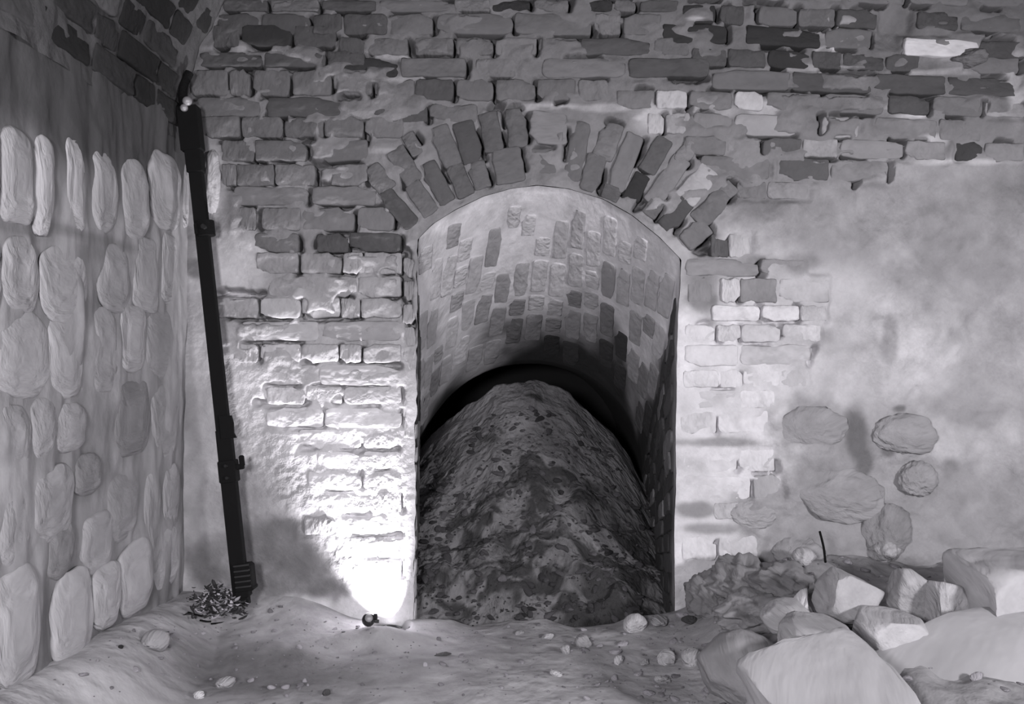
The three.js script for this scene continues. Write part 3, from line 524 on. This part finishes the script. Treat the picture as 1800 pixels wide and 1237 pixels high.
FLOODS.forEach((f, i) => {
  const p = new THREE.Vector3(...f.p), aim = new THREE.Vector3(...f.aim), g = thing('added_fill_light', ['unseen added fill floodlight on a low stand behind the photographer', 'unseen added fill floodlight on a low stand beside the rubble heap'][i], 'lamp', f.p);
  const head = new THREE.Group(); head.name = 'head'; g.add(head); head.lookAt(aim.clone().sub(p).add(p));
  part('casing', new THREE.BoxGeometry(0.26, 0.2, 0.07).translate(0, 0, -0.05), blackPaint, head);
  part('lens', new THREE.BoxGeometry(0.22, 0.16, 0.006).translate(0, 0, -0.01), glass, head);
  const h = f.p[1] - floorY(f.p[0], f.p[2]);
  part('stand', mergeGeometries([new THREE.CylinderGeometry(0.012, 0.012, h, 12).translate(0, -h / 2, -0.08), new THREE.BoxGeometry(0.34, 0.02, 0.03).translate(0, -h + 0.01, -0.08), new THREE.BoxGeometry(0.03, 0.02, 0.34).translate(0, -h + 0.01, -0.08)]), blackPaint, g);
  const d = aim.clone().sub(p).normalize();
  spot(d.clone().multiplyScalar(0.04), d.clone().multiplyScalar(1.04), f.power, f.angle, 0.6, f.radius, g);
});
// ---------------------------------------------------------------- rubble heap, boulders, loose stones
const rockSpec = [
  // label | px py depth | half sizes x y z | tone | turn (y, z) | cuts rough low
  ['broad pale boulder lying lowest in the rubble heap', 1462, 1268, 2.02, [0.24, 0.17, 0.26], 0.4, 0.25, 0.16, { cuts: 1, rough: 0.06, low: 0.8, block: 0.62, jit: 0.3, rx: 0.5 }],
  ['broadest pale slab, spread under the upright blocks', 1738, 1290, 2.14, [0.48, 0.22, 0.36], 0.41, 0.12, 0.1, { cuts: 1, rough: 0.06, low: 0.8, block: 0.62, jit: 0.26, rx: 0.55 }],
  ['pale rounded block topping the heap at the picture edge', 1795, 1050, 2.42, [0.27, 0.165, 0.22], 0.5, 0.1, 0, { cuts: 1, rough: 0.06, low: 0.8, block: 0.62, jit: 0.22 }],
  ['upright grey slab standing against the topmost pale block', 1660, 1062, 2.42, [0.06, 0.085, 0.07], 0.46, 0.1, -0.05, { cuts: 8, rough: 0.05, low: 0.8, block: 0.66 }],
  ['grey wedge of stone leaning beside the upright slab', 1605, 1048, 2.5, [0.075, 0.1, 0.08], 0.36, 0.5, 0.3, { cuts: 9, rough: 0.06, low: 0.6 }],
  ['angular grey block with a sloping flat face', 1488, 1048, 2.47, [0.115, 0.09, 0.1], 0.38, 0.3, -0.35, { cuts: 9, rough: 0.04, low: 0.72, block: 0.66 }],
  ['flat grey stone under the angular block', 1425, 1122, 2.32, [0.1, 0.07, 0.12], 0.42, 0.7, 0.1, { cuts: 8, rough: 0.05, low: 0.76, block: 0.7 }],
  ['squarish grey stone with a bright top corner', 1560, 1108, 2.32, [0.105, 0.07, 0.12], 0.45, 0.1, -0.12, { cuts: 8, rough: 0.05, low: 0.76, block: 0.7 }],
  ['dark rounded boulder in front of the heap', 1300, 1180, 2.25, [0.115, 0.1, 0.13], 0.24, 0.3, 0.35, { cuts: 6, rough: 0.07, low: 0.74 }],
  ['grey boulder half buried between dark boulder and flat stone', 1385, 1085, 2.5, [0.075, 0.055, 0.08], 0.4, 0.9, 0.1, { cuts: 7, rough: 0.06, low: 0.7 }],
  ['dark earth clod highest against the whitewashed wall', 1300, 1022, 2.84, [0.1, 0.085, 0.1], 0.2, 0.3, 0, { cuts: 2, rough: 0.34, low: 0.9, freq: 2.2, detail: 16 }],
  ['small dark earth clod at the near end of the clod row', 1248, 1052, 2.86, [0.06, 0.075, 0.08], 0.2, 0.9, 0, { cuts: 2, rough: 0.34, low: 0.9, freq: 2.2, detail: 16 }],
  ['wide dark clod between wall and angular block', 1372, 1030, 2.76, [0.1, 0.075, 0.1], 0.22, 1.3, 0, { cuts: 2, rough: 0.34, low: 0.9, freq: 2.2, detail: 16 }],
  ['flattish clod of earth below the dark clods', 1320, 1075, 2.68, [0.12, 0.055, 0.1], 0.24, 0.2, 0.1, { cuts: 2, rough: 0.34, low: 0.9, freq: 2.4, detail: 16 }],
  ['pale lump of mortar resting against the wall above the heap', 1412, 980, 2.86, [0.045, 0.035, 0.04], 0.46, 0.6, 0, { cuts: 6, rough: 0.1, low: 0.7 }],
  ['narrow pale stone on edge beside the angular block', 1408, 1062, 2.5, [0.018, 0.05, 0.04], 0.66, 0.3, -0.5, { cuts: 6, rough: 0.06, low: 0.6 }],
  ['small stone with a dark hollow at the foot of the clods', 1270, 1058, 2.74, [0.02, 0.018, 0.02], 0.2, 0.3, 0, { cuts: 5, rough: 0.1 }],
  ['dark flat stone at the foot of the whitewashed jamb', 1212, 1090, 2.84, [0.03, 0.014, 0.025], 0.07, 0.3, 0, { cuts: 5, rough: 0.1 }],
  ['pale lump of rubble on the threshold of the niche', 1116, 1097, 2.88, [0.042, 0.034, 0.035], 0.5, 0.4, 0.2, { cuts: 7, rough: 0.08, low: 0.6 }],
  ['grey chunk beside the pale lump on the threshold', 1158, 1092, 2.88, [0.045, 0.026, 0.03], 0.36, 1.4, 0, { cuts: 7, rough: 0.08, low: 0.6 }],
  ['pale round stone nearest the dark boulder', 1216, 1156, 2.5, [0.032, 0.034, 0.03], 0.5, 0.2, 0.3, { cuts: 6, rough: 0.06 }],
  ['pale rounded stone beside the small grey pebble pair', 1172, 1158, 2.55, [0.028, 0.027, 0.03], 0.5, 2, 0, { cuts: 6, rough: 0.06 }],
  ['small whitish stone with a dark notch below', 1088, 1161, 2.56, [0.018, 0.016, 0.016], 0.62, 0.5, 0, { cuts: 6, rough: 0.06 }],
  ['tiny grey stone touching the pale rounded stone', 1134, 1164, 2.56, [0.018, 0.014, 0.016], 0.38, 0.9, 0, { cuts: 6, rough: 0.06 }],
  ['low pale stone half sunk in mid floor', 994, 1142, 2.62, [0.018, 0.015, 0.02], 0.5, 0.2, 0.5, { cuts: 6, rough: 0.06 }],
  ['large dim stone almost buried near the threshold', 1026, 1128, 2.68, [0.034, 0.026, 0.03], 0.34, 1.2, 0, { cuts: 5, rough: 0.06 }],
  ['flat bright chip in mid floor', 980, 1184, 2.46, [0.024, 0.009, 0.016], 0.66, 0.2, -0.25, { cuts: 6, rough: 0.06 }],
  ['flat pale stone in front of the dark boulder', 1165, 1195, 2.42, [0.03, 0.012, 0.02], 0.44, 0.5, -0.3, { cuts: 6, rough: 0.06 }],
  ['bright flat chip just outside the niche', 962, 1119, 2.72, [0.024, 0.01, 0.015], 0.52, 0.3, 0.2, { cuts: 7, rough: 0.08 }],
  ['small bright chip next to the flat chip outside the niche', 914, 1112, 2.74, [0.02, 0.007, 0.012], 0.5, 0.8, 0, { cuts: 7, rough: 0.08 }],
  ['pale wedge stone below the stone wall', 272, 1128, 2.6, [0.042, 0.036, 0.04], 0.28, 0.2, 0.4, { cuts: 7, rough: 0.06, low: 0.6 }],
  ['round pale stone in the dark patch of floor', 398, 1200, 2.36, [0.03, 0.018, 0.03], 0.42, 0.2, 0, { cuts: 5, rough: 0.06 }],
  ['small bright stone nearest the lower picture edge', 350, 1222, 2.3, [0.018, 0.012, 0.015], 0.7, 0.2, 0.1, { cuts: 6, rough: 0.06 }],
  ['dark pebble in the open floor before the uplight', 574, 1218, 2.33, [0.012, 0.011, 0.012], 0.08, 0.4, 0.8, { cuts: 6, rough: 0.06 }],
  ['dark splinter of slate on the floor before the niche', 780, 1150, 2.58, [0.03, 0.006, 0.014], 0.07, 0.2, 0.12, { cuts: 6, rough: 0.06 }],
  ['black pebble on the earth bank by the stone wall', 212, 1137, 2.58, [0.008, 0.006, 0.008], 0.03, 0.2, 0.1, { cuts: 5, rough: 0.06 }],
];
rockSpec.forEach(([label, px, py, d, s, t, ry, rz, o], i) => {
  const small = s[0] < 0.05, clod = /clod/.test(label), m = new THREE.Mesh(makeRock(900 + i * 13, { detail: small ? 4 : 12, ...o }), rockMat(t));
  let p = at(px, py, d);
  if (small && !/against the wall|on edge|hollow/.test(label)) for (let k = 1.9; k < 2.97; k += 0.004) { const q = at(px, py + s[1] * 300, k); if (q.y < floorY(q.x, q.z)) { p = at(px, py, k); break; } }   // let it lie on the ground
  m.position.copy(p); m.rotation.set(o.rx ?? 0, ry, rz); m.scale.set(...s);
  tag(m, clod ? 'clod' : small ? 'stone' : 'boulder', label, clod ? 'clod' : small ? 'stone' : 'boulder');
});
{ // gravel and crumbs over the floor
  const r = rng(88), chip = makeRock(3, { cuts: 8, rough: 0.08, detail: 1 }), n = 1100, inst = new THREE.InstancedMesh(chip, std({ color: GREY(1), bumpMap: bumpRough, bumpScale: 0.004 }), n), M = new THREE.Matrix4(), Q = new THREE.Quaternion(), E = new THREE.Euler();
  for (let i = 0; i < n; i++) {
    const right = r() < 0.5, x = right ? mix(0.2, 1.6, r()) : mix(-1.1, 0.6, r()), z = mix(0.03, 0.95, r()), s = (right ? 0.003 : 0.0022) + Math.pow(r(), 5) * (right ? 0.016 : 0.009);
    Q.setFromEuler(E.set(r() - 0.5, r() * 6.3, r() - 0.5)); M.compose(new THREE.Vector3(x, floorY(x, z) + s * 0.15, z), Q, new THREE.Vector3(s * 1.4, s * 0.7, s)); inst.setMatrixAt(i, M); inst.setColorAt(i, GREY(0.16 + r() * 0.26));
  }
  tag(inst, 'gravel', 'fine gravel and crumbs strewn over the earth floor', 'gravel', null, 'stuff');
}
{ // heap of twigs, flakes and chips round the foot of the bar
  const r = rng(61), flake = new THREE.BufferGeometry(), fl = new THREE.SphereGeometry(1, 7, 4); fl.scale(1, 0.18, 0.5);
  { const p = fl.attributes.position; for (let i = 0; i < p.count; i++) p.setY(i, p.getY(i) + 0.35 * p.getX(i) ** 2 - 0.1); fl.computeVertexNormals(); }
  const n = 460, inst = new THREE.InstancedMesh(fl, std({ color: GREY(1) }), n), M = new THREE.Matrix4(), Q = new THREE.Quaternion(), E = new THREE.Euler();
  for (let i = 0; i < n; i++) {
    const g = (r() + r() + r()) / 1.5 - 1, X = 385 + g * 66, Yp = 1056 + (r() + r() - 1) * 32 + 6 * Math.abs(g), d = 2.84 - (Yp - 1040) * 0.0022, p = at(X, Yp, d), s = 0.003 + r() * r() * 0.014;
    p.y = Math.max(p.y, floorY(p.x, p.z) + 0.003);
    Q.setFromEuler(E.set(r() * 2 - 1, r() * 6.3, (r() - 0.5) * 1.1)); M.compose(p, Q, new THREE.Vector3(s * 1.5, s * (0.5 + r()), s)); inst.setMatrixAt(i, M); inst.setColorAt(i, GREY(r() < 0.2 ? 0.25 + r() * 0.25 : 0.01 + r() * 0.025));
  }
  tag(inst, 'litter', 'heap of dark flakes and pale chips round the foot of the bar', 'litter', null, 'stuff');
  const tw = `330 1076 352 1082 372 1084;380 1083 420 1083 440 1086;436 1068 470 1064 484 1066;452 1076 463 1079 472 1082;334 1040 346 1044 358 1046;372 1096 392 1094 408 1091;480 1067 490 1065 499 1062;352 1090 362 1092 370 1092`.split(';');
  const labels = ['dark twig poking out of the litter towards the stone wall', 'black twig lying along the front of the litter', 'thin twig reaching from the bar foot towards the uplight', 'short bent twig beyond the bar foot', 'twig lying highest in the litter', 'twig in front of the litter on bare floor', 'stubby dark twig end apart from the litter', 'shortest twig at the front corner of the litter'];
  tw.forEach((s, i) => {
    const q = s.split(' ').map(Number), pts = [0, 2, 4].map(k => { const p = at(q[k], q[k + 1], 2.8); const f = floorY(p.x, p.z) + 0.004; const kk = (CAM_Y - f) / (CAM_Y - p.y); return new THREE.Vector3(p.x * kk, f, CAM_Z - 2.8 * kk); });
    const m = new THREE.Mesh(new THREE.TubeGeometry(new THREE.CatmullRomCurve3(pts), 10, i === 6 ? 0.006 : 0.0032, 6), ironMat); tag(m, 'twig', labels[i], 'twig');
  });
  const a = at(1441, 934, 2.8), b = at(1451, 988, 2.72), c = a.clone().lerp(b, 0.5); c.x += 0.003;
  tag(new THREE.Mesh(new THREE.TubeGeometry(new THREE.CatmullRomCurve3([a, c, b]), 10, 0.004, 6), ironMat), 'twig', 'thin black stick standing upright in the rubble heap', 'twig');
}
cast(scene);
renderer.render(scene, camera);
